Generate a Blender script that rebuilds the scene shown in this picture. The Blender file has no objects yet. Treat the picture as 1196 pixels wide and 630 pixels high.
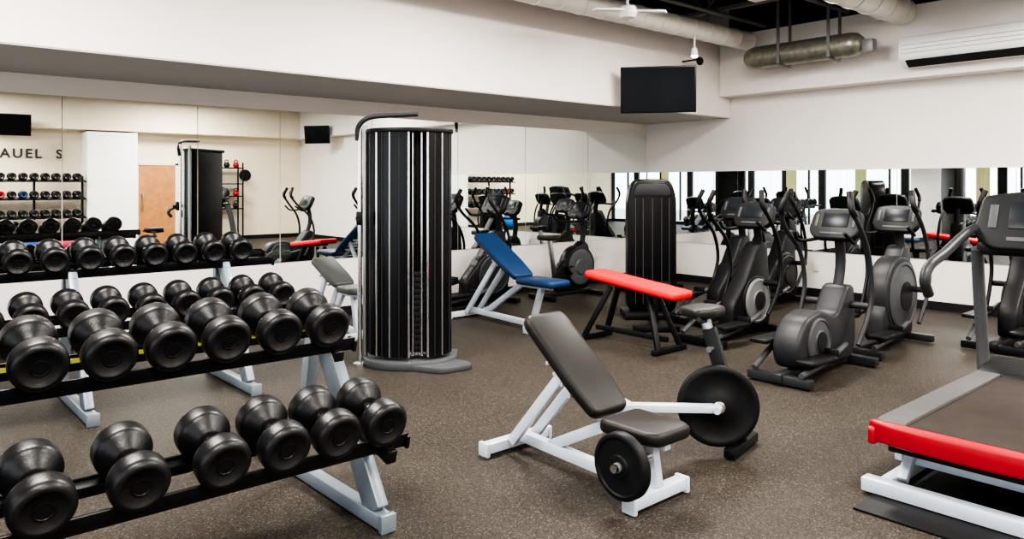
import bpy, bmesh, math
from mathutils import Vector, Matrix, Euler
R=math.radians
SC=bpy.context.scene
COL=SC.collection

# ------------------------------------------------------------------ materials
def mat(name,col,rough=.5,metal=0.,var=.06,scale=8.,bump=0.,bscale=60.,coat=0.,emit=None,es=0.,spec=None):
    m=bpy.data.materials.new(name); m.use_nodes=True
    nt=m.node_tree; n=nt.nodes; l=nt.links
    b=n['Principled BSDF']
    b.inputs['Roughness'].default_value=rough
    b.inputs['Metallic'].default_value=metal
    if spec is not None: b.inputs['Specular IOR Level'].default_value=spec
    if coat: b.inputs['Coat Weight'].default_value=coat
    tc=n.new('ShaderNodeTexCoord'); nz=n.new('ShaderNodeTexNoise')
    nz.inputs['Scale'].default_value=scale; nz.inputs['Detail'].default_value=3
    l.new(tc.outputs['Object'],nz.inputs['Vector'])
    cr=n.new('ShaderNodeValToRGB')
    cr.color_ramp.elements[0].position=.3; cr.color_ramp.elements[1].position=.7
    cr.color_ramp.elements[0].color=(*[c*(1-var) for c in col],1)
    cr.color_ramp.elements[1].color=(*[min(1,c*(1+var)) for c in col],1)
    l.new(nz.outputs['Fac'],cr.inputs['Fac']); l.new(cr.outputs['Color'],b.inputs['Base Color'])
    if bump:
        n2=n.new('ShaderNodeTexNoise'); n2.inputs['Scale'].default_value=bscale
        l.new(tc.outputs['Object'],n2.inputs['Vector'])
        bp=n.new('ShaderNodeBump'); bp.inputs['Strength'].default_value=bump; bp.inputs['Distance'].default_value=.01
        l.new(n2.outputs['Fac'],bp.inputs['Height']); l.new(bp.outputs['Normal'],b.inputs['Normal'])
    if emit:
        b.inputs['Emission Color'].default_value=(*emit,1); b.inputs['Emission Strength'].default_value=es
    return m

M={}
M['wall']=mat('wall_paint',(.82,.765,.735),.8,var=.015,scale=2)
M['wallB']=mat('wall_paint_east',(.81,.765,.73),.8,var=.015,scale=2)
M['soffit_shade']=mat('soffit_shade_paint',(.50,.48,.47),.85,var=.02,scale=2)  # darker tone stands in for the shade under the north bulkhead
M['cream']=mat('cream_paint',(.82,.72,.57),.8,var=.02,scale=2)
M['white']=mat('white_paint',(.86,.86,.85),.6,var=.02)
M['dark_ceil']=mat('ceiling_paint',(.030,.030,.032),.9)
M['joist']=mat('joist_steel',(.16,.16,.16),.6,.3)
M['duct']=mat('duct_white',(.74,.72,.68),.45,.1)
M['wrap']=mat('wrapped_duct',(.24,.24,.20),.4,.6,var=.2,scale=14,bump=.3,bscale=20)
M['base']=mat('baseboard_black',(.012,.012,.012),.6,spec=.2)
M['rubber']=mat('black_rubber',(.008,.008,.009),.36,var=.15,bump=.08,bscale=120,spec=.40)
M['rubber2']=mat('black_rubber_end',(.007,.007,.008),.5,var=.1,spec=.22)
M['black']=mat('black_steel',(.007,.007,.008),.42,spec=.25)
M['plast']=mat('black_plastic',(.006,.006,.007),.42,spec=.25)
M['gloss']=mat('gloss_black_shroud',(.004,.004,.005),.26,spec=.28)
M['dgrey']=mat('dark_grey_plastic',(.012,.013,.014),.42,spec=.22)
M['grey']=mat('grey_plastic',(.024,.025,.028),.42,spec=.25)
M['mgrey']=mat('mid_grey_plastic',(.060,.063,.068),.42,spec=.25)
M['lgrey']=mat('light_grey_plastic',(.16,.165,.17),.4,.1)
M['frame']=mat('grey_blue_frame',(.20,.235,.27),.35,.35,var=.05)
M['wframe']=mat('white_frame',(.56,.62,.70),.3,.1,var=.04)
M['chrome']=mat('chrome',(.78,.79,.81),.14,1.)
M['steel']=mat('brushed_steel',(.45,.45,.45),.3,1.)
M['vinyl']=mat('black_vinyl',(.012,.011,.010),.42,var=.12,bump=.12,bscale=150,spec=.28)
M['greyv']=mat('grey_vinyl',(.06,.065,.065),.45,var=.1,spec=.3)
M['bluev']=mat('blue_vinyl',(.008,.030,.085),.45,var=.1,spec=.28)
M['redv']=mat('red_vinyl',(.60,.012,.016),.45,var=.06,spec=.3)
M['redp']=mat('red_plastic',(.34,.007,.016),.4,var=.06,spec=.3)
M['belt']=mat('treadmill_belt',(.034,.027,.024),.75,var=.1,bump=.1,bscale=200,spec=.10)
M['rail']=mat('treadmill_rail',(.075,.072,.072),.6,var=.05,spec=.18)
M['screen']=mat('tv_screen',(.003,.003,.004),.15,spec=.15)
M['disp']=mat('display',(.010,.012,.015),.3,emit=(.25,.33,.4),es=.03,spec=.2)
M['wood']=mat('door_wood',(.46,.20,.065),.45,var=.15,scale=6)
M['curtain']=mat('yellow_green_panel',(.62,.64,.34),.7)
M['blueball']=mat('blue_rubber',(.02,.18,.58),.35)
M['pinkball']=mat('pink_rubber',(.62,.04,.12),.35)
M['yellow']=mat('yellow_label',(.60,.62,.10),.5)
M['bulb']=mat('lamp_glow',(1,.97,.9),.5,emit=(1,.95,.85),es=20)
M['outlet']=mat('outlet_plastic',(.75,.74,.72),.4)
M['letters']=mat('black_lettering',(.015,.015,.017),.5)
M['asphalt']=mat('outside_paving',(.45,.45,.43),.9)

def mirror_mat():
    m=bpy.data.materials.new('mirror_glass'); m.use_nodes=True
    nt=m.node_tree;n=nt.nodes;l=nt.links;b=n['Principled BSDF']
    b.inputs['Metallic'].default_value=1; b.inputs['Roughness'].default_value=.0
    nz=n.new('ShaderNodeTexNoise'); nz.inputs['Scale'].default_value=.7
    cr=n.new('ShaderNodeValToRGB'); cr.color_ramp.elements[0].color=(.85,.88,.86,1); cr.color_ramp.elements[1].color=(.88,.91,.89,1)
    l.new(nz.outputs['Fac'],cr.inputs['Fac']); l.new(cr.outputs['Color'],b.inputs['Base Color'])
    return m
M['mirror']=mirror_mat()
def floor_mat():
    m=bpy.data.materials.new('speckled_rubber_floor'); m.use_nodes=True
    nt=m.node_tree;n=nt.nodes;l=nt.links;b=n['Principled BSDF']
    b.inputs['Roughness'].default_value=.55; b.inputs['Specular IOR Level'].default_value=.14
    tc=n.new('ShaderNodeTexCoord')
    v=n.new('ShaderNodeTexVoronoi'); v.inputs['Scale'].default_value=170
    l.new(tc.outputs['Object'],v.inputs['Vector'])
    sep=n.new('ShaderNodeSeparateColor'); l.new(v.outputs['Color'],sep.inputs['Color'])
    cr=n.new('ShaderNodeValToRGB'); cr.color_ramp.interpolation='CONSTANT'
    e=cr.color_ramp.elements
    e[0].position=0; e[0].color=(.024,.020,.016,1)
    e[1].position=.35; e[1].color=(.040,.034,.028,1)
    for p,c in ((.72,(.058,.049,.041,1)),(.92,(.088,.075,.063,1)),(.98,(.135,.118,.10,1))):
        x=e.new(p); x.color=c
    l.new(sep.outputs['Red'],cr.inputs['Fac'])
    nz=n.new('ShaderNodeTexNoise'); nz.inputs['Scale'].default_value=1.3; nz.inputs['Detail'].default_value=5
    l.new(tc.outputs['Object'],nz.inputs['Vector'])
    mp=n.new('ShaderNodeMapRange'); mp.inputs['To Min'].default_value=.82; mp.inputs['To Max'].default_value=1.18
    l.new(nz.outputs['Fac'],mp.inputs['Value'])
    mx=n.new('ShaderNodeMix'); mx.data_type='RGBA'; mx.blend_type='MULTIPLY'; mx.inputs['Factor'].default_value=1
    l.new(cr.outputs['Color'],mx.inputs['A']); l.new(mp.outputs['Result'],mx.inputs['B'])
    l.new(mx.outputs['Result'],b.inputs['Base Color'])
    bp=n.new('ShaderNodeBump'); bp.inputs['Strength'].default_value=.25; bp.inputs['Distance'].default_value=.004
    l.new(sep.outputs['Green'],bp.inputs['Height']); l.new(bp.outputs['Normal'],b.inputs['Normal'])
    return m
M['floor']=floor_mat()

# ------------------------------------------------------------------ mesh builder
def catmull(pts,k):
    P=[Vector(p) for p in pts]
    if k<=1 or len(P)<3: return P
    Q=[2*P[0]-P[1]]+P+[2*P[-1]-P[-2]]; out=[]
    for i in range(1,len(Q)-2):
        a,b,c,d=Q[i-1:i+3]
        for j in range(k):
            t=j/k
            out.append(.5*((2*b)+(c-a)*t+(2*a-5*b+4*c-d)*t*t+(3*b-a-3*c+d)*t**3))
    out.append(P[-1]); return out

class MB:
    def __init__(s): s.bm=bmesh.new()
    def add(s,tb,Mx=None):
        if Mx is not None: bmesh.ops.transform(tb,matrix=Mx,verts=tb.verts[:])
        me=bpy.data.meshes.new('t'); tb.to_mesh(me); tb.free(); s.bm.from_mesh(me); bpy.data.meshes.remove(me); return s
    def box(s,c,size,rot=(0,0,0),bev=0,seg=2):
        tb=bmesh.new(); bmesh.ops.create_cube(tb,size=1)
        bmesh.ops.scale(tb,vec=Vector(size),verts=tb.verts[:])
        if bev: bmesh.ops.bevel(tb,geom=tb.edges[:],offset=min(bev,min(size)*.48),segments=seg,profile=.5,affect='EDGES')
        return s.add(tb,Matrix.Translation(c)@Euler(rot).to_matrix().to_4x4())
    def bar(s,p0,p1,w,h,bev=.004):
        p0=Vector(p0);p1=Vector(p1);d=p1-p0
        tb=bmesh.new(); bmesh.ops.create_cube(tb,size=1)
        bmesh.ops.scale(tb,vec=Vector((d.length,w,h)),verts=tb.verts[:])
        if bev: bmesh.ops.bevel(tb,geom=tb.edges[:],offset=bev,segments=2,profile=.5,affect='EDGES')
        up='Z' if abs(d.normalized().z)<.98 else 'Y'
        return s.add(tb,Matrix.Translation((p0+p1)/2)@d.to_track_quat('X',up).to_matrix().to_4x4())
    def cyl(s,p0,p1,r,r2=None,seg=20):
        p0=Vector(p0);p1=Vector(p1);d=p1-p0
        tb=bmesh.new(); bmesh.ops.create_cone(tb,cap_ends=True,segments=seg,radius1=r,radius2=r if r2 is None else r2,depth=d.length)
        return s.add(tb,Matrix.Translation((p0+p1)/2)@d.to_track_quat('Z','Y').to_matrix().to_4x4())
    def sph(s,c,r,sc=(1,1,1),seg=20):
        tb=bmesh.new(); bmesh.ops.create_uvsphere(tb,u_segments=seg,v_segments=seg//2+2,radius=r)
        bmesh.ops.scale(tb,vec=Vector(sc),verts=tb.verts[:])
        return s.add(tb,Matrix.Translation(c))
    def tube(s,pts,r,seg=10,k=5,ry=None):
        P=catmull(pts,k); ry=ry or r
        tb=bmesh.new(); rings=[]; n=None
        for i,p in enumerate(P):
            t=((P[min(i+1,len(P)-1)]-P[max(i-1,0)])).normalized()
            if n is None:
                a=Vector((0,1,0)) if abs(t.y)<.9 else Vector((1,0,0))
                n=(a-t*a.dot(t)).normalized()
            else: n=(n-t*n.dot(t)).normalized()
            b=t.cross(n)
            rings.append([tb.verts.new(p+n*math.cos(2*math.pi*j/seg)*r+b*math.sin(2*math.pi*j/seg)*ry) for j in range(seg)])
        for a,b in zip(rings,rings[1:]):
            for j in range(seg): tb.faces.new((a[j],a[(j+1)%seg],b[(j+1)%seg],b[j]))
        tb.faces.new(rings[0][::-1]); tb.faces.new(rings[-1])
        return s.add(tb)
    def lathe(s,prof,p0=(0,0,0),axis=(0,0,1),seg=32):
        tb=bmesh.new(); rings=[]
        for r,z in prof:
            if r<1e-5: rings.append([tb.verts.new((0,0,z))])
            else: rings.append([tb.verts.new((r*math.cos(2*math.pi*j/seg),r*math.sin(2*math.pi*j/seg),z)) for j in range(seg)])
        for a,b in zip(rings,rings[1:]):
            for j in range(seg):
                j2=(j+1)%seg
                if len(a)==1 and len(b)==1: continue
                if len(a)==1: tb.faces.new((a[0],b[j2],b[j]))
                elif len(b)==1: tb.faces.new((a[j],a[j2],b[0]))
                else: tb.faces.new((a[j],a[j2],b[j2],b[j]))
        bmesh.ops.recalc_face_normals(tb,faces=tb.faces[:])
        return s.add(tb,Matrix.Translation(p0)@Vector(axis).to_track_quat('Z','Y').to_matrix().to_4x4())
    def prism(s,poly,plane,a,b,bev=0,seg=2):
        tb=bmesh.new()
        def f(u,v,w): return {'XZ':(u,w,v),'YZ':(w,u,v),'XY':(u,v,w)}[plane]
        va=[tb.verts.new(f(u,v,a)) for u,v in poly]; vb=[tb.verts.new(f(u,v,b)) for u,v in poly]
        n=len(poly)
        tb.faces.new(va); tb.faces.new(vb[::-1])
        for i in range(n): tb.faces.new((va[i],vb[i],vb[(i+1)%n],va[(i+1)%n]))
        bmesh.ops.recalc_face_normals(tb,faces=tb.faces[:])
        if bev:
            caps=set(va),set(vb)
            ed=[e for e in tb.edges if (e.verts[0] in caps[0] and e.verts[1] in caps[0]) or (e.verts[0] in caps[1] and e.verts[1] in caps[1])]
            bmesh.ops.bevel(tb,geom=ed,offset=bev,segments=seg,profile=.5,affect='EDGES')
        return s.add(tb)
    def done(s,name,m,parent=None,label=None,loc=(0,0,0),rot=(0,0,0),ang=38):
        me=bpy.data.meshes.new(name); s.bm.to_mesh(me); s.bm.free()
        for p in me.polygons: p.use_smooth=True
        me.set_sharp_from_angle(angle=R(ang))
        me.materials.append(M[m]); ob=bpy.data.objects.new(name,me); COL.objects.link(ob)
        ob.location=loc; ob.rotation_euler=rot
        if parent: ob.parent=parent
        if label: ob['label']=label
        return ob

def rpoly(pts,r=.03,k=4):
    out=[];n=len(pts)
    for i in range(n):
        p=Vector(pts[i]);a=Vector(pts[i-1])-p;b=Vector(pts[(i+1)%n])-p
        rr=min(r,a.length*.45,b.length*.45)
        A=p+a.normalized()*rr;B=p+b.normalized()*rr
        for j in range(k+1):
            t=j/k; out.append(tuple((1-t)**2*A+2*t*(1-t)*p+t*t*B))
    return out
def circ(cx,cy,r,n=32): return [(cx+r*math.cos(2*math.pi*i/n),cy+r*math.sin(2*math.pi*i/n)) for i in range(n)]

def thing(name,label,cat,loc,rz=0,group=None,rx=0):
    e=bpy.data.objects.new(name,None); e.empty_display_size=.1; COL.objects.link(e)
    e.location=loc; e.rotation_euler=(rx,0,rz); e['label']=label; e['category']=cat
    if group: e['group']=group
    return e
def top(ob,label,cat,group=None):
    ob['label']=label; ob['category']=cat
    if group: ob['group']=group
    return ob
def struct(ob): ob['kind']='structure'; return ob
def dup(o,loc=None,rz=None,parent=None,label=None):
    c=o.copy(); COL.objects.link(c)
    if parent: c.parent=parent
    if loc is not None: c.location=loc
    if rz is not None: c.rotation_euler[2]=rz
    if label: c['label']=label
    for ch in list(o.children): dup(ch,parent=c)
    return c

# ------------------------------------------------------------------ room shell
XB=10.35; YA=8.25; XW=-4.0; YS=-5.1; ZC=4.4
struct(MB().box(((XB+XW)/2,(YA+YS)/2,-.05),(XB-XW+.4,YA-YS+.4,.1)).done('floor','floor'))
struct(MB().box(((XB+XW)/2,(YA+YS)/2,ZC+.05),(XB-XW+.4,YA-YS+.4,.1)).done('ceiling','dark_ceil'))
struct(MB().box(((XB+XW)/2,YA+.1,ZC/2),(XB-XW,.2,ZC)).done('wall_north','wall'))
struct(MB().box((XB+.1,(YA+YS)/2,ZC/2),(.2,YA-YS+.4,ZC)).done('wall_east','wallB'))
struct(MB().box(((XB+XW)/2,YS-.1,ZC/2),(XB-XW,.2,ZC)).done('wall_south','cream'))
struct(MB().box((XW-.1,(YA+YS)/2,(2.9+ZC)/2),(.2,YA-YS,ZC-2.9)).done('wall_west','wall'))
struct(MB().box(((XB+XW)/2,(6.6+YA)/2,(2.64+3.8)/2),(XB-XW-.02,YA-6.6,3.8-2.64)).done('trim_1','wall'))
struct(MB().box(((XB+XW)/2,(6.6+YA)/2+.003,2.634),(XB-XW-.02,YA-6.6-.006,.012)).done('trim_23','soffit_shade'))  # added thin panel, its colour paints shade onto the bulkhead underside
struct(MB().box((XB-.16,(6.59+YS)/2,(2.94+3.85)/2),(.32,6.59-YS,3.85-2.94)).done('trim_2','wallB'))
struct(MB().box(((XB-.33+XW)/2,YS+.3,(2.95+3.9)/2),(XB-.33-XW,.6,.95)).done('trim_3','cream'))
struct(MB().box(((XB+XW)/2,YA-.03,4.1),(XB-XW-.02,.05,.58)).done('trim_4','dark_ceil'))
struct(MB().box((XB-.03,(6.59+YS)/2,4.13),(.05,6.59-YS,.53)).done('trim_5','dark_ceil'))
struct(MB().box(((XB+XW)/2,YA-.01,.055),(XB-XW-.04,.02,.11)).done('baseboard_north','base'))
struct(MB().box((XB-.01,(YA+YS)/2,.055),(.02,YA-YS-.06,.11)).done('baseboard_east','base'))
struct(MB().box(((XB+XW)/2,YS+.01,.055),(XB-XW-.04,.02,.11)).done('baseboard_south','base'))
for i,x in enumerate([4.6,6.0,7.4,8.8]):
    b=MB()
    b.box((x,2.0,3.95),(.07,9,.05)); b.box((x,2.0,4.33),(.07,9,.05))
    y=-2.4;up=False
    while y<6.3:
        b.bar((x,y,3.96 if not up else 4.32),(x,y+.35,4.32 if not up else 3.96),.025,.025,0); y+=.35; up=not up
    struct(b.done('trim_%d'%(6+i),'joist'))
for i,y in enumerate([1.5,3.2,4.6,5.8]):
    struct(MB().cyl((3.8,y,3.9),(10.0,y,3.9),.03,seg=10).done('trim_%d'%(10+i),'joist'))

xs=[-1.0,.3,1.52,2.78,3.7,4.9,6.25,7.5,8.85,XB-.03]
for a,b_ in zip(xs,xs[1:]):
    o=MB().box(((a+b_)/2,YA-.008,(.70+2.44)/2),(b_-a-.008,.012,2.44-.70)).done('wall_mirror','mirror')
    top(o,'frameless mirror panel fixed to the long gym wall','mirror','mirrors on the long wall')
ys=[YA-.03,6.9,5.5,4.1,2.75,1.4,0.0,-1.4]
for a,b_ in zip(ys,ys[1:]):
    o=MB().box((XB-.008,(a+b_)/2,(.64+1.80)/2),(.012,a-b_-.008,1.16)).done('wall_mirror','mirror')
    top(o,'low frameless mirror panel behind the cardio machines','mirror','mirrors behind the cardio machines')
wn=0; y=YS
while y<YA-.2:
    y2=min(y+1.335,YA); b=MB()
    for yy in (y+.06,y2-.06): b.box((XW-.05,yy,1.45),(.1,.12,2.9))
    for zz,h in ((.06,.12),(2.86,.08),(2.1,.06)): b.box((XW-.05,(y+y2)/2,zz),(.1,y2-y-.24,h))
    if wn%2==0: b.box((XW-.05,(y+y2)/2+.2,1.5),(.09,.05,2.7))
    wn+=1
    struct(b.done('window_%d'%wn,'black')); y=y2
for i,yy in enumerate((-2.4,.3,3.0,5.4,7.2)):
    pts=[]
    for j in range(13): pts.append((yy+j*.03,.02*(j%2)))
    b=MB(); poly=[(XW+.06+p[1],p[0]) for p in pts]+[(XW+.05,pts[-1][0]),(XW+.05,pts[0][0])]
    b.prism(poly,'XY',.0,2.75)
    top(b.done('window_curtain','curtain'),'pale yellow-green pleated curtain hanging beside the window','curtain','curtains at the windows')
struct(MB().box((XW-8,1.5,-.15),(15.5,60,.1)).done('trim_20','asphalt'))

# ------------------------------------------------------------------ dumbbells
def make_dumbbell(q,group,label,hl=.135,gap=.05,rub='rubber'):
    t=thing('dumbbell',label,'dumbbell',(0,0,-50),0,group)
    b=MB(); b.cyl((0,-gap/2-.01,q),(0,gap/2+.01,q),.022,seg=14); b.sph((0,0,q),.028,(1,1.4,1),14)
    b.done('handle','steel',t)
    for sgn in (-1,1):
        b=MB()
        b.lathe([(0,0),(q*.44,0),(q*.52,.005),(q*.66,hl*.16),(q*.86,hl*.30),(q*.95,hl*.36),(q*.99,hl*.42),(q,hl*.50),(q,hl*.80),(q*.985,hl*.86),(q*.93,hl*.93),(q*.84,hl*.985),(q*.76,hl),(q*.70,hl-.001),(q*.64,hl-.009),(0,hl-.009)],
                (0,sgn*gap/2,q),(0,sgn,0),32)
        h=b.done('weight_head',rub,t,ang=60)
        c=MB(); c.lathe([(0,0),(q*.34,0),(q*.34,.003),(q*.29,.004),(q*.27,.001),(0,.001)],(0,sgn*(gap/2+hl-.009),q),(0,sgn,0),20)
        c.done('end_badge','plast',h)
    return t

def rack(name,label,xl,xr,tiers,frames,y0,y1,slant,group=None,strip=False,rear=True,pt=.095,cross=True,sw=.12):
    cx=(xl+xr)/2; cy=(y0+y1)/2
    t=thing(name,label,'rack',(cx,cy,0),0,group)
    for ti,(y,z) in enumerate(tiers):
        for dy,dz in ((-pt,-.026),(pt,.026)):
            b=MB(); b.box((0,y+dy-cy,z+dz-.03),(xr-xl,.05,.045),(R(14),0,0),.006)
            b.box((0,y+dy-cy+(-.028 if dy<0 else .028),z+dz-.012),(xr-xl,.01,.045),(R(14),0,0),.003)
            for ex in (-(xr-xl)/2,(xr-xl)/2): b.box((ex,y+dy-cy,z+dz-.03),(.02,.075,.06),(R(14),0,0),.006)
            b.done('shelf_rail','black',t)
        for fx in frames:
            b=MB(); b.bar((fx-cx,y-.15-cy,z-.105),(fx-cx,y+.15-cy,z-.025),.05,.06)
            b.done('shelf_bracket','black',t)
        if strip and ti==1:
            b=MB(); b.box((0,y+pt-.034-cy,z+.018),((xr-xl)*.96,.004,.02),(R(14),0,0)); b.done('label_strip','yellow',t,'yellow label strip')
    for fx in frames:
        b=MB(); b.bar((fx-cx,y0-cy,.045),(fx-cx,y1-cy,.045),.07,.07,.008); b.done('foot','frame',t)
        for yy in (y0-.01,y1+.01):
            b=MB(); b.box((fx-cx,yy-cy,.045),(.08,.03,.085),bev=.006); b.done('foot_cap','frame',t)
        b=MB(); b.bar((fx-cx,slant[0]-cy,.07),(fx-cx,slant[1]-cy,slant[2]),.06,sw,.008)
        b.done('slanted_upright','frame',t)
        if rear:
            b=MB(); b.bar((fx-cx,slant[1]+.26-cy,.07),(fx-cx,slant[1]+.10-cy,slant[2]+.02),.06,.07,.008); b.done('rear_post','frame',t)
        b=MB()
        yl,zl=tiers[0]; ts=(zl-.1-.07)/(slant[2]-.07); ysl=slant[0]+(slant[1]-slant[0])*ts
        b.bar((fx-cx,ysl-cy,zl-.14),(fx-cx,yl-.1-cy,zl-.08),.05,.05); b.done('support_arm','frame',t)
    if cross:
        b=MB(); b.bar((frames[0]-cx,slant[1]+.14-cy,slant[2]-.25),(frames[-1]-cx,slant[1]+.14-cy,slant[2]-.25),.05,.06); b.done('cross_beam','black',t)
    return t

rack('dumbbell_rack','two-tier black and grey rack holding the largest dumbbells',-.35,1.95,[(3.08,.46),(3.57,.83)],[-.15,1.85],2.98,4.5,(3.06,3.60,.83),strip=True,cross=False,sw=.14)
d1=make_dumbbell(.105,'dumbbells on the near rack','large round-head black rubber dumbbell lying on the rack',hl=.14)
for x in (1.80,1.565,1.33,1.08,.78,.48,.20):
    o=dup(d1,(x,3.06,.455)); o.rotation_euler[0]=R(14)
for x in (1.78,1.53,1.28,1.04,.80,.55,.30):
    o=dup(d1,(x,3.55,.825)); o.rotation_euler[0]=R(14)
t=rack('dumbbell_rack','long black two-tier dumbbell rack with grey legs beside the mirror wall',.35,2.70,[(5.85,.66),(6.27,1.0)],[1.2,2.3],5.55,6.5,(5.68,6.2,.95),cross=False)
d2=make_dumbbell(.10,'dumbbells on the far rack','black rubber dumbbell with round heads lying on the far rack',hl=.13)
for i in range(9):
    o=dup(d2,(2.58-i*.243,5.84,.655)); o.rotation_euler[0]=R(14)
d3=make_dumbbell(.092,'dumbbells on the far rack top','medium black rubber dumbbell lying on the top tier',hl=.12)
for i in range(9):
    o=dup(d3,(2.42-i*.222,6.26,.995)); o.rotation_euler[0]=R(14)

# ------------------------------------------------------------------ benches
def bench(name,label,loc,rz,pm,fm,Y=(-.5,.55),seat=(-.46,-.08,.36),back=(-.05,.42,.5,.92),w=.30,fw=.5,pt=.07):
    t=thing(name,label,'bench',loc,rz)
    b=MB(); sy0,sy1,sz=seat
    b.prism(rpoly([(-w*.5,sy0+.06),(-w*.38,sy0),(w*.38,sy0),(w*.5,sy0+.06),(w*.5,sy1),(-w*.5,sy1)],.05),'XY',sz-pt/2,sz+pt/2,pt*.35,3)
    b.done('seat',pm,t,ang=50)
    y0,y1,z0,z1=back; L=math.hypot(y1-y0,z1-z0); a=math.atan2(z1-z0,y1-y0)
    b=MB(); b.prism(rpoly([(-w*.42,0),(w*.42,0),(w*.5,L*.3),(w*.5,L*.93),(w*.42,L),(-w*.42,L),(-w*.5,L*.93),(-w*.5,L*.3)],.05),'XY',-pt/2,pt/2,pt*.35,3)
    b.done('backrest',pm,t,loc=(0,y0,z0),rot=(a,0,0),ang=50)
    b=MB(); b.bar((0,Y[0]+.02,.06),(0,Y[1]-.02,.09),.06,.06,.006); b.done('main_beam',fm,t)
    for yy,s in ((Y[0],.42),(Y[1],fw)):
        b=MB(); b.bar((-s/2,yy,.05),(s/2,yy,.05),.07,.06,.008); b.done('foot',fm,t)
        for sx in (-1,1):
            c=MB(); c.box((sx*s/2,yy,.045),(.03,.085,.085),bev=.01); c.done('foot_cap',fm if fm=='wframe' else 'black',t)
    b=MB(); ym=(sy0+sy1)/2
    b.bar((0,Y[0]+.12,.08),(0,ym+.02,sz-pt/2-.02),.06,.06,.006)
    b.bar((0,ym-.14,sz-pt/2-.02),(0,y0+.06,sz-pt/2-.02),.05,.05,.006); b.done('seat_post',fm,t)
    my=y0+(y1-y0)*.55; mz=z0+(z1-z0)*.55-.06
    for sx in (-.09,.09):
        b=MB(); b.bar((sx,Y[1]-.06,.07),(sx,my-.03,mz-.01),.035,.06,.006); b.done('back_strut',fm,t)
    b=MB(); b.bar((0,y0+.04,sz-pt/2-.02),(0,Y[1]-.30,.09),.05,.06,.006); b.done('brace',fm,t)
    b=MB(); off=Vector((0,math.sin(a),-math.cos(a)))*(pt/2+.02)
    p0=Vector((0,y0+.02,z0))+off; p1=Vector((0,y1-.08,z1-.08*math.tan(a)))+off
    b.bar(p0,p1,.05,.035,.005)
    for k in range(4):
        q=p0.lerp(p1,.35+.13*k); b.cyl((-.11,q.y,q.z-.025),(.11,q.y,q.z-.025),.011,seg=10)
    b.done('back_rail',fm,t)
    return t
bn=bench('weight_bench','adjustable incline bench with black pads and white steel frame',(3.04,2.86,0),0,'vinyl','wframe',
   Y=(-.50,.56),seat=(-.62,-.24,.36),back=(-.20,.34,.38,.83),w=.32)
b=MB(); b.cyl((-.06,-.50,.25),(-.33,-.50,.25),.02,seg=16); b.done('weight_horn','chrome',bn)
def plate(name,Rp,th,parent,loc,axis,badge='lgrey'):
    b=MB(); b.lathe([(0,0),(Rp*.93,0),(Rp,.008),(Rp,th-.008),(Rp*.95,th),(Rp*.86,th),(Rp*.82,th-.008),(Rp*.36,th-.008),(Rp*.32,th),(0,th)],loc,axis,48)
    p=b.done(name,'rubber2',parent,ang=50)
    ax=Vector(axis)
    c=MB(); c.lathe([(0,0),(Rp*.15,0),(Rp*.15,.012),(Rp*.09,.016),(0,.016)],Vector(loc)+ax*th,axis,24); c.done('hub',badge,p)
    return p
plate('weight_plate',.16,.055,bn,(-.24,-.50,.25),(-1,0,0))
b=MB(); b.bar((0,-.50,.08),(0,-.46,.33),.05,.05); b.done('front_post','wframe',bn)

st=thing('plate_loaded_leg_stand','black upright leg stand with small saddle and large weight disc','exercise machine',(3.98,2.56,0),0)
b=MB(); b.bar((-.17,-.12,.04),(.22,-.04,.04),.07,.06,.01); b.done('foot','black',st)
b=MB(); b.bar((.02,-.08,.06),(-.04,.10,.72),.06,.08,.008); b.done('post','dgrey',st)
b=MB(); b.bar((-.03,.06,.55),(-.05,.13,.80),.045,.055,.006); b.cyl((-.09,.07,.60),(.03,.07,.60),.018); b.done('adjusting_post','steel',st)
b=MB(); b.prism(rpoly([(-.17,-.06),(-.05,-.11),(.13,-.08),(.16,.02),(.1,.12),(-.1,.12)],.05),'XY',.79,.85,.022,3); b.done('saddle','vinyl',st,loc=(-.05,.13,0))
b=MB(); b.tube([(-.22,.05,.80),(-.12,.1,.77),(0,.12,.77),(.1,.14,.78)],.014); b.done('handle','black',st)
ax=Vector((-.72,-.69,0)).normalized()
plate('weight_disc',.235,.06,st,Vector((-.14,-.02,.30)),ax,'chrome')
b=MB(); b.bar((-.22,-.06,.30),(-.74,.26,.34),.06,.045,.006); b.cyl((-.26,-.10,.30),(-.05,.0,.30),.02); b.cyl((-.66,.20,.335),(-.60,.34,.335),.028); b.done('lever_arm','wframe',st,'white steel lever arm')
b=MB(); b.bar((-.70,.24,.33),(-.70,.27,.03),.04,.04,.006); b.bar((-.78,.27,.03),(-.6,.27,.03),.05,.05,.006); b.done('arm_support','wframe',st,'white steel support')

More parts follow.
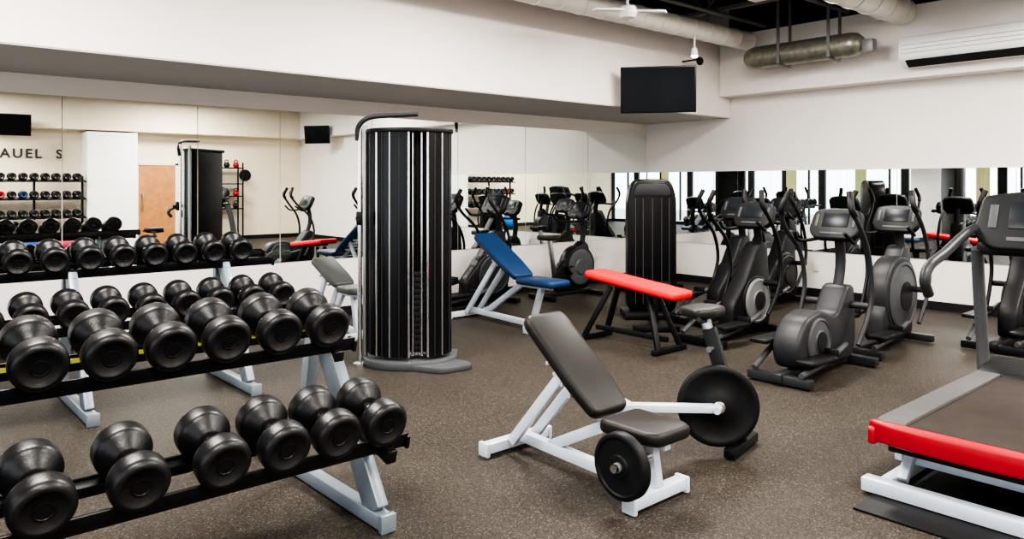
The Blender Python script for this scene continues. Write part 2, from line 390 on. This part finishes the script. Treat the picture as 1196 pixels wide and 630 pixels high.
bench('weight_bench','incline bench with dark blue vinyl pads and white frame',(5.62,6.45,0),0,'bluev','wframe',
   Y=(-.52,.72),seat=(-.85,-.28,.54),back=(-.26,.46,.56,1.0),w=.34,fw=.6)
bench('weight_bench','small incline bench with grey pad beside the mirror',(3.95,7.3,0),0,'greyv','wframe',
   Y=(-.5,.5),seat=(-.5,-.15,.5),back=(-.12,.42,.52,.76),w=.28)
rb=thing('flat_bench','flat bench with bright red vinyl pad and black legs','bench',(5.83,4.8,0),0)
b=MB(); b.prism(rpoly([(-.16,-.6),(.16,-.6),(.16,.56),(-.16,.56)],.07),'XY',-.04,.04,.028,3); b.done('pad','redv',rb,loc=(0,0,.615),rot=(R(6),0,0),ang=50)
b=MB(); b.bar((0,-.45,.53),(0,.45,.62),.07,.05,.006); b.done('pad_rail','black',rb)
for y0,y1 in ((-.42,-.22),(.52,.26)):
    for sx in (-1,1):
        b=MB(); b.bar((sx*.17,y0,.04),(sx*.06,y1,.56),.05,.05,.006); b.done('leg','black',rb)
    b=MB(); b.bar((-.24,y0,.03),(.24,y0,.03),.06,.05,.008); b.done('foot','black',rb)
b=MB(); b.bar((0,-.40,.12),(0,.5,.12),.05,.05,.006); b.done('stretcher','black',rb)

# ------------------------------------------------------------------ cable tower
ct=thing('cable_machine','tall black cable weight-stack tower with chrome rods and curved shroud','exercise machine',(3.76,5.66,0),R(-38))
def arcpts(a0,a1,n,rx=.37,ry=.26,oy=.02): return [(rx*math.sin(R(a0+(a1-a0)*i/n)),-ry*math.cos(R(a0+(a1-a0)*i/n))+oy) for i in range(n+1)]
def shell(b,a0,a1,z0,z1,n=10,th=.03):
    o=arcpts(a0,a1,n); i_=arcpts(a0,a1,n,.37-th,.26-th)
    b.prism(o+i_[::-1],'XY',z0,z1)
for a0,a1 in ((-92,-50),(-47,-27),(-24,2),(26,50),(53,92)):
    b=MB(); shell(b,a0,a1,.1,2.06,10); b.done('front_shroud','gloss',ct,'curved gloss black shroud')
for a,m_,r_ in ((-84,'grey',.006),(-66,'grey',.006),(-48.5,'chrome',.009),(-38,'grey',.005),(-25.5,'steel',.008),(-12,'grey',.005),(1,'chrome',.011),(27,'chrome',.011),(38,'grey',.005),(51.5,'steel',.008),(70,'grey',.006)):
    r=arcpts(a,a,1,.372,.262)[0]
    b=MB(); b.cyl((r[0],r[1],.1),(r[0],r[1],2.05),r_,seg=10); b.done('trim_strip',m_,ct)
for x in (.035,.115):
    b=MB(); b.cyl((x,-.17,.1),(x,-.17,2.05),.012,seg=12); b.done('guide_rod','chrome',ct)
b=MB(); b.cyl((.075,-.16,.85),(.075,-.16,2.05),.005,seg=8); b.done('cable','black',ct)
for i in range(14):
    b=MB(); b.box((.07,-.11,.16+i*.05),(.17,.10,.045),bev=.004); b.done('stack_plate','dgrey',ct)
b=MB(); b.box((.0,.03,1.08),(.66,.04,1.98),bev=.01); b.done('back_panel','plast',ct)
b=MB(); b.prism(arcpts(-92,92,30,.385,.275)+[(.38,.06),(-.38,.06)],'XY',2.05,2.09,.01); b.done('top_cap','plast',ct)
b=MB(); b.prism(arcpts(-92,92,30,.42,.34)+[(.42,.25),(-.42,.25)],'XY',.0,.07,.015)
b.prism(rpoly([(-.4,-.1),(.3,-.44),(.56,-.28),(.50,-.12),(.2,0)],.05),'XY',0,.05,.01); b.done('base','mgrey',ct)
b=MB(); b.cyl((-.43,-.1,.0),(-.43,-.1,2.14),.02,seg=16); b.cyl((-.43,-.1,0),(-.43,-.1,.03),.06); b.done('side_pole','chrome',ct)
b=MB(); b.cyl((-.40,.02,.0),(-.40,.02,2.12),.022,seg=16); b.done('side_pole','steel',ct)
b=MB(); b.tube([(-.45,-.1,1.98),(-.44,-.12,2.10),(-.34,-.14,2.18),(-.1,-.16,2.20),(.08,-.17,2.21)],.022,12); b.done('top_arm','grey',ct)
b=MB(); b.box((-.43,-.13,1.3),(.05,.06,.12),bev=.01); b.cyl((-.43,-.16,1.3),(-.43,-.20,1.3),.025); b.done('pulley_carriage','black',ct)

tw=thing('selector_machine','black weight-stack tower with rounded top and padded seat','exercise machine',(7.25,5.72,0),R(-42))
b=MB(); b.prism(rpoly([(-.29,.08),(.29,.08),(.29,1.45),(.22,1.66),(-.22,1.66),(-.29,1.45)],.10,6),'XZ',-.12,.14,.03,3); b.done('tower_shroud','gloss',tw)
for x in (-.2,-.11,.0,.11,.2):
    b=MB(); b.box((x,-.122,.80),(.006,.006,1.26)); b.done('trim_strip','mgrey',tw)
b=MB(); b.prism(rpoly([(-.23,1.46),(.23,1.46),(.18,1.60),(-.18,1.60)],.05),'XZ',-.132,-.12,.004); b.done('top_plate','grey',tw)
b=MB(); b.box((0,.0,.04),(.68,.5,.08),bev=.02); b.bar((0,-.2,.05),(-.1,-.95,.05),.08,.07); b.bar((-.35,-.95,.04),(.15,-.95,.04),.07,.06); b.done('base','black',tw)
b=MB(); b.box((-.08,-.75,.46),(.36,.36,.08),bev=.03,seg=3); b.done('seat','vinyl',tw)
b=MB(); b.bar((-.08,-.75,.06),(-.08,-.75,.42),.06,.06); b.done('seat_post','black',tw)

# ------------------------------------------------------------------ cardio machines
def console(parent,x,z,w=.46,h=.30,tilt=-28,m='dgrey',km='mgrey'):
    c=MB(); c.prism(rpoly([(-w/2,-h*.25),(-w*.36,-h/2),(w*.36,-h/2),(w/2,-h*.25),(w*.46,h*.42),(w*.2,h/2),(-w*.2,h/2),(-w*.46,h*.42)],.05),'YZ',-.035,.04,.018,3)
    co=c.done('console',m,parent,loc=(x,0,z),rot=(0,R(-tilt),0),ang=50)
    s=MB(); s.box((-.038,0,.03),(.006,w*.5,h*.45),bev=.002); s.done('display','disp',co,'dark display screen')
    for yy in (-w*.36,w*.36):
        s=MB(); s.box((-.037,yy,.02),(.006,w*.06,h*.4),bev=.002); s.done('keypad',km,co)
    s=MB(); s.box((-.037,0,-h*.33),(.006,w*.5,h*.07),bev=.002); s.done('keypad',km,co)
    return co
def elliptical(loc,rz,label,style='disc',body='dgrey',cover='grey',group=None,rad=.33,ch=1.22,arm='dgrey'):
    t=thing('elliptical_trainer',label,'exercise machine',loc,rz,group)
    b=MB(); b.bar((-.68,0,.06),(.58,0,.06),.09,.07,.01)
    b.bar((-.62,-.27,.05),(-.62,.27,.05),.08,.07,.01); b.bar((.52,-.28,.05),(.52,.28,.05),.08,.07,.01)
    b.done('base_frame',arm,t)
    b=MB()
    if style=='disc':
        P=circ(.24,.10+rad,rad,40)
        b.prism(P,'XZ',-.10,.10,.03,3)
        b.prism(rpoly([(-.22,.08),(.52,.08),(.50,.6),(.46,.98),(.30,.98),(.06,.62),(-.2,.36)],.08),'XZ',-.088,.088,.02)
    else:
        b.prism(rpoly([(-.50,.10),(-.56,.30),(-.42,.50),(-.15,.56),(.12,.46),(.32,.72),(.44,.72),(.48,.30),(.42,.08)],.10,6),'XZ',-.12,.12,.035,3)
    sh=b.done('drive_shroud',body,t,ang=50)
    cx,cz,rr=(.24,.10+rad,rad*.86) if style=='disc' else (-.22,.31,.19)
    for sg in (-1,1):
        b=MB(); b.lathe([(0,0),(rr,0),(rr,.012),(rr*.92,.022),(rr*.88,.012),(rr*.5,.020),(rr*.46,.03),(rr*.15,.034),(0,.034)],(cx,sg*(.10 if style=='disc' else .12),cz),(0,sg,0),40)
        b.done('flywheel_cover',cover,sh,'grey round cover')
        b=MB(); b.lathe([(0,0),(rr*.42,0),(rr*.42,.008),(0,.012)],(cx,sg*((.10 if style=='disc' else .12)+.03),cz),(0,sg,0),28)
        b.done('cover_hub','dgrey',sh,'dark round hub cap')
    b=MB(); b.tube([(.34,0,.6),(.42,0,.85),(.42,0,1.02),(.38,0,ch-.06)],.045,14,5,.035); b.done('mast',body,t)
    console(t,.35,ch,m='dgrey')
    for sg in (-1,1):
        b=MB(); b.tube([(.34,sg*.12,ch-.12),(.15,sg*.24,ch-.14),(.02,sg*.22,ch-.05)],.016); b.done('fixed_handlebar','black',t)
    for sg,ph in ((-1,.0),(1,.12)):
        y=sg*.30
        b=MB(); b.cyl((.36,sg*.1,.55),(.36,y,.55),.03,seg=14)
        b.tube([(.10+ph*.6,y,.26),(.30,y,.5),(.36,y,.72),(.30-ph*.3,y,1.0),(.14-ph,y*1.02,1.22),(.02-ph,y*.92,1.40),(.08-ph,y*.8,1.52)],.02,10); b.done('swing_arm',arm,t)
        b=MB(); b.tube([(.06-ph,y*.98,1.33),(.03-ph,y*.92,1.40),(.08-ph,y*.8,1.53)],.027,10); b.done('hand_grip','black',t)
        zp=.18+ph
        b=MB(); b.tube([(.16,sg*.17,.24+ph),(-.3,sg*.20,zp-.03),(-.66,sg*.20,.11)],.024,10); b.done('pedal_arm','mgrey',t)
        b=MB(); b.prism(rpoly([(-.62,sg*.20-.085),(-.2,sg*.20-.085),(-.17,sg*.20),(-.2,sg*.20+.085),(-.62,sg*.20+.085)],.05),'XY',zp,zp+.035,.01)
        b.box((-.18,sg*.20,zp+.05),(.025,.14,.06),bev=.008); b.done('foot_pedal','black',t)
    return t
def bike(loc,rz,label,group=None,cover='grey'):
    t=thing('exercise_bike',label,'exercise bike',loc,rz,group)
    b=MB(); b.bar((-.48,0,.06),(.5,0,.06),.08,.06,.01); b.bar((-.46,-.25,.04),(-.46,.25,.04),.07,.06,.01); b.bar((.48,-.25,.04),(.48,.25,.04),.07,.06,.01); b.done('base_frame','black',t)
    b=MB(); b.prism(circ(.22,.42,.30,36),'XZ',-.08,.08,.02); b.prism(rpoly([(-.25,.1),(.4,.1),(.42,.7),(.32,.8),(.05,.6),(-.2,.42)],.08),'XZ',-.07,.07,.02); sh=b.done('drive_shroud','plast',t)
    for sg in (-1,1):
        b=MB(); b.lathe([(0,0),(.25,0),(.25,.012),(.23,.02),(.12,.014),(.1,.03),(0,.03)],(.22,sg*.08,.42),(0,sg,0),32); b.done('flywheel_cover',cover,sh,'grey round cover')
        b=MB(); b.bar((.0,sg*.12,.33),(.0+sg*.1,sg*.12,.33-sg*.12),.02,.03); b.box((.0+sg*.1,sg*.17,.33-sg*.12),(.1,.09,.025),bev=.006); b.done('pedal','black',t)
    b=MB(); b.bar((-.22,0,.3),(-.32,0,.82),.06,.05,.01); b.done('seat_post','steel',t)
    b=MB(); b.prism(rpoly([(-.46,-.13),(-.46,.13),(-.25,.08),(-.14,.03),(-.14,-.03),(-.25,-.08)],.04),'XY',.82,.89,.025,3); b.done('saddle','vinyl',t)
    b=MB(); b.tube([(.33,0,.7),(.36,0,.95),(.32,0,1.14)],.04,12); b.done('mast','dgrey',t)
    console(t,.28,1.22,.40,.26)
    for sg in (-1,1):
        b=MB(); b.tube([(.3,0,1.05),(.26,sg*.2,1.05),(.08,sg*.26,1.08),(-.04,sg*.22,1.16)],.018); b.done('handlebar','black',t)
    return t

elliptical((6.18,3.10,0),0,'dark grey elliptical trainer with low shroud and upright console','low','grey','mgrey',ch=1.24,arm='grey')
elliptical((7.62,3.16,0),0,'dark grey elliptical trainer with large round drive cover','disc','grey','mgrey',rad=.39,ch=1.24,arm='grey')
elliptical((6.95,4.36,0),0,'black elliptical trainer with grey disc beside the red bench','disc','plast','lgrey',rad=.27,ch=1.26,arm='plast')
elliptical((7.75,5.05,0),0,'black elliptical trainer facing the mirrored wall','disc','plast','plast',rad=.30,ch=1.30,arm='plast')
elliptical((9.1,5.2,0),0,'black elliptical trainer close to the mirrored wall','disc','plast','dgrey',rad=.30,ch=1.28,arm='plast')
elliptical((8.75,2.35,0),0,'dark elliptical trainer behind the treadmill','disc','plast','dgrey',rad=.28,ch=1.2,arm='plast')
elliptical((6.15,7.74,0),0,'black elliptical trainer with round drive cover under the mirror','disc','plast','grey',rad=.30,ch=1.32,arm='plast')
bike((7.6,7.5,0),0,'black exercise bike with grey round cover beside the mirror',cover='mgrey')
bike((9.1,7.2,0),0,'dark exercise bike in the mirrored corner',cover='dgrey')

# ------------------------------------------------------------------ treadmill
tm=thing('treadmill','grey treadmill with red edges and white base frame','treadmill',(4.90,1.30,0),0)
b=MB(); b.box((-.05,0,.355),(1.72,.52,.02),bev=.006); b.done('running_belt','belt',tm)
b=MB(); b.box((-.02,0,.28),(1.78,.66,.10),bev=.01); b.done('deck','dgrey',tm)
for sg in (-1,1):
    b=MB(); b.prism(rpoly([(-.88,.335),(.70,.335),(.70,.38),(-.84,.38),(-.88,.365)],.01),'XZ',sg*.26 if sg>0 else -.40,.40 if sg>0 else -.26,.006)
    b.done('side_rail','rail',tm)
    b=MB(); b.prism(rpoly([(-.93,.25),(.68,.25),(.68,.335),(-.80,.345),(-.93,.34)],.02),'XZ',.385 if sg>0 else -.425,.425 if sg>0 else -.385,.012); b.done('side_skirt','redp',tm,'red side skirt')
b=MB()
P=[(-.875,.425),(-.90,.425)]+[(-.90-.06*math.cos(R(a)),.405*math.sin(R(a))) for a in range(70,-71,-10)]+[(-.90,-.425),(-.875,-.425)]
b.prism(P,'XY',.265,.375,.018,3); b.done('rear_end_cap','redp',tm,'red end cap')
b=MB(); b.prism(rpoly([(.60,.12),(1.02,.12),(1.04,.30),(.92,.46),(.62,.38)],.05),'XZ',-.40,.40,.025,3); b.done('motor_hood','dgrey',tm,ang=50)
b=MB()
for sg in (-1,1):
    b.bar((-.95,sg*.36,.04),(.95,sg*.36,.04),.06,.06,.008)
    b.bar((-.80,sg*.30,.06),(-.60,sg*.30,.24),.05,.05,.006)
    b.bar((-.7,sg*.36,.15),(.2,sg*.36,.22),.04,.05,.006)
b.bar((-.93,-.44,.05),(-.93,.44,.05),.08,.07,.008); b.bar((-.62,-.36,.13),(-.62,.36,.13),.05,.05); b.bar((.5,-.36,.06),(.5,.36,.06),.06,.06)
b.done('base_frame','wframe',tm,'white steel base frame')
for sg in (-1,1):
    b=MB(); b.tube([(.80,sg*.40,.30),(.78,sg*.41,.6),(.72,sg*.41,.95),(.66,sg*.40,1.18)],.035,14,5,.055); b.done('upright','mgrey',tm)
    b=MB(); b.tube([(-.14,sg*.41,.95),(-.20,sg*.41,1.04),(-.12,sg*.41,1.12),(.12,sg*.41,1.18),(.4,sg*.40,1.27),(.62,sg*.38,1.32),(.70,sg*.30,1.32)],.03,14,6); b.done('handrail','grey',tm)
b=MB(); b.bar((.68,-.40,1.18),(.68,.40,1.18),.10,.08,.02); b.done('console_beam','dgrey',tm)
console(tm,.62,1.36,.80,.40,-25,'dgrey','mgrey')
top(MB().box((5.0,1.05,.006),(2.6,1.25,.012),bev=.003).done('rubber_mat','rubber2'),'thin black rubber mat on the floor beneath the treadmill','mat')

# ------------------------------------------------------------------ televisions, AC, ducts, lights
tv=thing('television','black flat television mounted high on a bracket, switched off','television',(7.86,6.08,2.52),R(-53))
b=MB(); b.box((0,0,.30),(.96,.05,.60),bev=.008); s=b.done('bezel','plast',tv,rot=(R(5),0,0))
b=MB(); b.box((0,-.026,.30),(.92,.006,.56)); b.done('screen','screen',s,'glossy black screen')
b=MB(); b.bar((0,.03,.35),(.16,.55,.36),.06,.06); b.box((.0,.03,.35),(.3,.03,.25)); b.done('wall_bracket','black',tv)
tv2=thing('television','small black television on a corner bracket, switched off','television',(9.75,-2.8,2.72),R(-125))
b=MB(); b.box((0,0,.25),(.75,.05,.5),bev=.008); s=b.done('bezel','plast',tv2,rot=(R(8),0,0))
b=MB(); b.box((0,-.027,.25),(.71,.006,.46)); b.done('screen','screen',s)
b=MB(); b.bar((0,.02,.30),(0,.34,.32),.06,.06); b.done('wall_bracket','black',tv2)
tv3=dup(tv2,(2.80,-4.18,2.72),rz=R(180),label='black wall television above the lettering, switched off')

ac=thing('air_conditioner','white split air conditioner unit mounted on the upper wall','air conditioner',(XB-.315,3.1,3.05))
b=MB(); b.prism(rpoly([(0,.0),(0,.38),(-.20,.38),(-.27,.28),(-.27,.10),(-.16,.0)],.05,5),'XZ',-.76,.76,.012); b.done('housing','white',ac,ang=50)
for q in ((-.225,.045,.012),(-.19,.025,.008)):
    b=MB(); b.box((q[0],0,q[1]),(.09,1.36,q[2]),(0,R(35),0)); b.done('louvre','dgrey',ac)
for i in range(3):
    b=MB(); b.box((-.270,0,.16+i*.05),(.004,1.46,.006)); b.done('grille_slot','lgrey',ac)

dk=thing('air_duct','white round spiral ventilation duct hanging below the ceiling','duct',(6.0,5.95,3.55))
b=MB(); b.cyl((-4.5,0,.12),(3.75,0,.12),.13,seg=28)
for i in range(24): b.cyl((-4.3+i*.35,0,.12),(-4.285+i*.35,0,.12),.138,seg=28)
b.done('duct_body','duct',dk)
for x in (-1.8,.5,2.8):
    b=MB(); b.cyl((x,0,.12),(x,0,.84),.012,seg=8); b.done('hanger_rod','steel',dk)
dk2=thing('air_duct','large white round duct crossing near the air conditioner','duct',(8.0,3.9,3.62))
b=MB(); b.cyl((-1.5,0,.16),(2.0,0,.16),.17,seg=28)
for i in range(9): b.cyl((-1.4+i*.4,0,.16),(-1.38+i*.4,0,.16),.18,seg=28)
b.done('duct_body','duct',dk2)
for x in (-1.,1.2):
    b=MB(); b.cyl((x,0,.16),(x,0,.78),.012,seg=8); b.done('hanger_rod','steel',dk2)
dw=thing('wrapped_duct','foil-wrapped capsule duct hung on straps along the wall','duct',(9.62,5.05,3.22))
b=MB(); b.lathe([(0,-.84),(.09,-.82),(.14,-.76),(.155,-.7)]+[(.155+.004*(i%2),-.68+i*.04) for i in range(35)]+[(.14,.76),(.09,.82),(0,.84)],(0,0,.16),(0,1,0),24); b.done('duct_body','wrap',dw)
for y in (-.45,.25):
    b=MB(); b.box((-.16,y,.6),(.012,.04,1.16)); b.box((.16,y,.6),(.012,.04,1.16)); b.box((0,y,-.003),(.34,.04,.01)); b.done('strap','joist',dw)
b=MB(); b.box((0,-.90,.12),(.12,.14,.16),bev=.01); b.done('valve_box','lgrey',dw)

fx=thing('ceiling_fan','small white ceiling fan hanging under the duct','fan',(6.5,5.45,3.45))
b=MB(); b.cyl((0,0,.12),(0,0,.93),.015); b.lathe([(0,0),(.08,0),(.11,.05),(.09,.12),(.03,.14),(0,.14)],(0,0,.0),(0,0,1),20); b.done('motor_body','white',fx)
for p,q in (((-.05,0,.08),(-.42,.12,.05)),((.05,0,.08),(.25,-.34,.05)),((0,.05,.08),(.3,.28,.06))):
    b=MB(); b.bar(p,q,.10,.025,.01); b.done('fan_blade','white',fx)
sp=thing('ceiling_spotlight','small white spotlight with glowing lamp beside the television','light fixture',(8.4,5.9,3.30))
b=MB(); b.cyl((0,0,.08),(0,0,.28),.012); b.cyl((0,0,.0),(0,0,.1),.05,.035); b.done('lamp_housing','white',sp)
b=MB(); b.sph((0,0,-.005),.04,(1,1,.6)); b.done('bulb','bulb',sp)
cm=thing('security_camera','small black camera on a short stem beside the bulkhead','camera',(9.1,6.3,3.28))
b=MB(); b.cyl((0,0,.1),(0,.3,.1),.012); b.sph((0,0,.07),.05,(1,1,1.2)); b.done('camera_body','black',cm)

for loc in ((9.0,YA-.012,.42),(XB-.012,5.2,.42),):
    b=MB()
    if loc[1]>8: b.box(loc,(.09,.012,.13),bev=.003)
    else: b.box(loc,(.012,.09,.13),bev=.003)
    top(b.done('wall_outlet','outlet'),'small white electrical outlet plate on the low wall','outlet')

# ------------------------------------------------------------------ objects by the south wall (seen in the mirror)
b=MB(); b.box((0,0,1.05),(.92,.05,2.1)); dr=b.done('door_1','wood',loc=(6.2,YS+.03,0)); struct(dr)
b=MB(); b.tube([(-.38,.05,.9),(-.36,.09,.95),(-.36,.09,1.3),(-.38,.05,1.35)],.016); h=b.done('handle','steel',dr,'steel pull handle')
b=MB(); b.box((6.2-.51,YS+.04,1.08),(.09,.07,2.16)); b.box((6.2+.51,YS+.04,1.08),(.09,.07,2.16)); b.box((6.2,YS+.04,2.15),(1.1,.07,.09)); struct(b.done('trim_21','cream'))
b=MB(); b.box((4.97,YS+.35,1.45),(1.15,.7,2.9)); struct(b.done('trim_22','white'))
sr=thing('dumbbell_rack','three-tier wall-side rack loaded with small black dumbbells','rack',(3.3,-4.45,0))
for z in (.80,1.25,1.68):
    b=MB(); b.box((0,0,z),(2.1,.32,.03),(R(-8),0,0)); b.done('shelf','black',sr)
for x in (-1.02,0,1.02):
    b=MB(); b.bar((x,-.12,0),(x,-.12,1.8),.05,.05); b.bar((x,-.2,.03),(x,.3,.03),.05,.05); b.done('upright','black',sr)
d4=make_dumbbell(.085,'small dumbbells on the wall-side rack','small black dumbbell on the wall-side rack',hl=.12,gap=.06)
d5=make_dumbbell(.085,'small dumbbells on the wall-side rack','small red dumbbell on the wall-side rack',hl=.12,gap=.06,rub='redp')
d6=make_dumbbell(.085,'small dumbbells on the wall-side rack','small blue dumbbell on the wall-side rack',hl=.12,gap=.06,rub='bluev')
for z in (.815,1.265,1.695):
    for i in range(9): dup(d5 if (z<1.3 and z>1 and i==1) else d6 if (z<1.3 and z>1 and i==3) else d4,(2.38+i*.225,-4.45,z+.0))
def rm(o):
    for c in list(o.children): rm(c)
    bpy.data.objects.remove(o)
for o in (d1,d2,d3,d4,d5,d6): rm(o)
ks=thing('storage_shelf','black open steel shelf holding kettlebells against the cream wall','shelf',(7.7,-4.75,0))
for x in (-.65,.65):
    for y in (-.18,.18):
        b=MB(); b.bar((x,y,0),(x,y,2.2),.035,.035,0); b.done('post','black',ks)
for z in (.9,1.25,1.6,2.05):
    b=MB(); b.box((0,0,z),(1.34,.40,.03)); b.done('shelf_board','black',ks)
def kettle(loc,r,m,label):
    t=thing('kettlebell',label,'kettlebell',loc,0,'kettlebells on the steel shelf')
    b=MB(); b.lathe([(0,0),(r*.6,0),(r*.9,r*.35),(r,r*.8),(r*.85,r*1.4),(r*.4,r*1.75),(0,r*1.8)]); b.done('bell',m,t)
    b=MB(); b.tube([(-r*.5,0,r*1.5),(-r*.6,0,r*2.1),(0,0,r*2.45),(r*.6,0,r*2.1),(r*.5,0,r*1.5)],r*.16,8); b.done('handle','black',t)
    return t
for z in (.915,1.265,2.065):
    for i in range(5): kettle((7.18+i*.26,-4.75,z),.085,'rubber' if (i+int(z*10))%4 else 'redp','black round kettlebell on the steel shelf' if (i+int(z*10))%4 else 'red kettlebell on the steel shelf')
for nm,x,y,r,m in (('blue',3.0,-3.75,.27,'blueball'),('pink',3.75,-3.8,.22,'pinkball')):
    b=MB(); b.sph((0,0,r),r,seg=32); top(b.done('exercise_ball',m,loc=(x,y,0)),nm+' inflated exercise ball on the floor by the rack','ball')
b=MB(); b.lathe([(0,0),(.17,0),(.17,.03),(.05,.035),(0,.035)],(8.62,YS,1.85),(0,1,0),28); top(b.done('wall_clock','black'),'round black wall clock on the cream wall','clock')

cu=bpy.data.curves.new('t','FONT'); cu.body='AUEL  S'; cu.size=.31; cu.extrude=.012; cu.space_character=1.28; cu.offset=.006
to=bpy.data.objects.new('t',cu); COL.objects.link(to)
bpy.context.view_layer.update()
me=bpy.data.meshes.new_from_object(to.evaluated_get(bpy.context.evaluated_depsgraph_get()))
bpy.data.objects.remove(to)
lt=bpy.data.objects.new('wall_lettering',me); COL.objects.link(lt); me.materials.clear(); me.materials.append(M['letters'])
lt.location=(2.68,YS+.015,2.24); lt.rotation_euler=(R(90),0,0); top(lt,'black capital letters fixed to the cream wall','lettering')

# ------------------------------------------------------------------ lighting
def area(name,loc,sx,sy,e,col=(1,.945,.87)):
    t=thing('ceiling_light','flat white rectangular ceiling light panel, switched on','light fixture',(loc[0],loc[1],loc[2]),0,'ceiling light panels')
    b=MB(); b.box((0,0,.04),(sx+.06,sy+.06,.05),bev=.005)
    b.done('housing','white',t)
    for a in (-1,1):
        b=MB(); b.cyl((a*sx*.4,0,.06),(a*sx*.4,0,ZC-loc[2]),.006,seg=6); b.done('hanger_rod','steel',t)
    l=bpy.data.lights.new(name,'AREA'); l.shape='RECTANGLE'; l.size=sx; l.size_y=sy; l.energy=e; l.color=col
    o=bpy.data.objects.new('lamp',l); COL.objects.link(o); o.parent=t; o.location=(0,0,.01)
for x,y,e in ((.5,4.6,290),(4.2,4.4,280),(7.2,4.2,240),(.0,.6,255),(4.2,.4,255),(8.2,.8,250),(1.5,-2.8,320),(6.5,-2.8,320)):
    area('panel',(x,y,3.7),1.4,1.0,e)
w=bpy.data.worlds.new('World'); SC.world=w; w.use_nodes=True
bg=w.node_tree.nodes['Background']; bg.inputs['Color'].default_value=(.85,.93,1,1); bg.inputs['Strength'].default_value=5
SC.view_settings.look='AgX - High Contrast'

# ------------------------------------------------------------------ camera
cd=bpy.data.cameras.new('Camera'); cam=bpy.data.objects.new('Camera',cd); COL.objects.link(cam)
cam.location=(0,0,1.6); cam.rotation_euler=(R(90),0,R(-41.3))
cd.sensor_width=36; cd.lens=36*880/1196; cd.shift_y=-100/1196; cd.clip_start=.05
SC.camera=cam
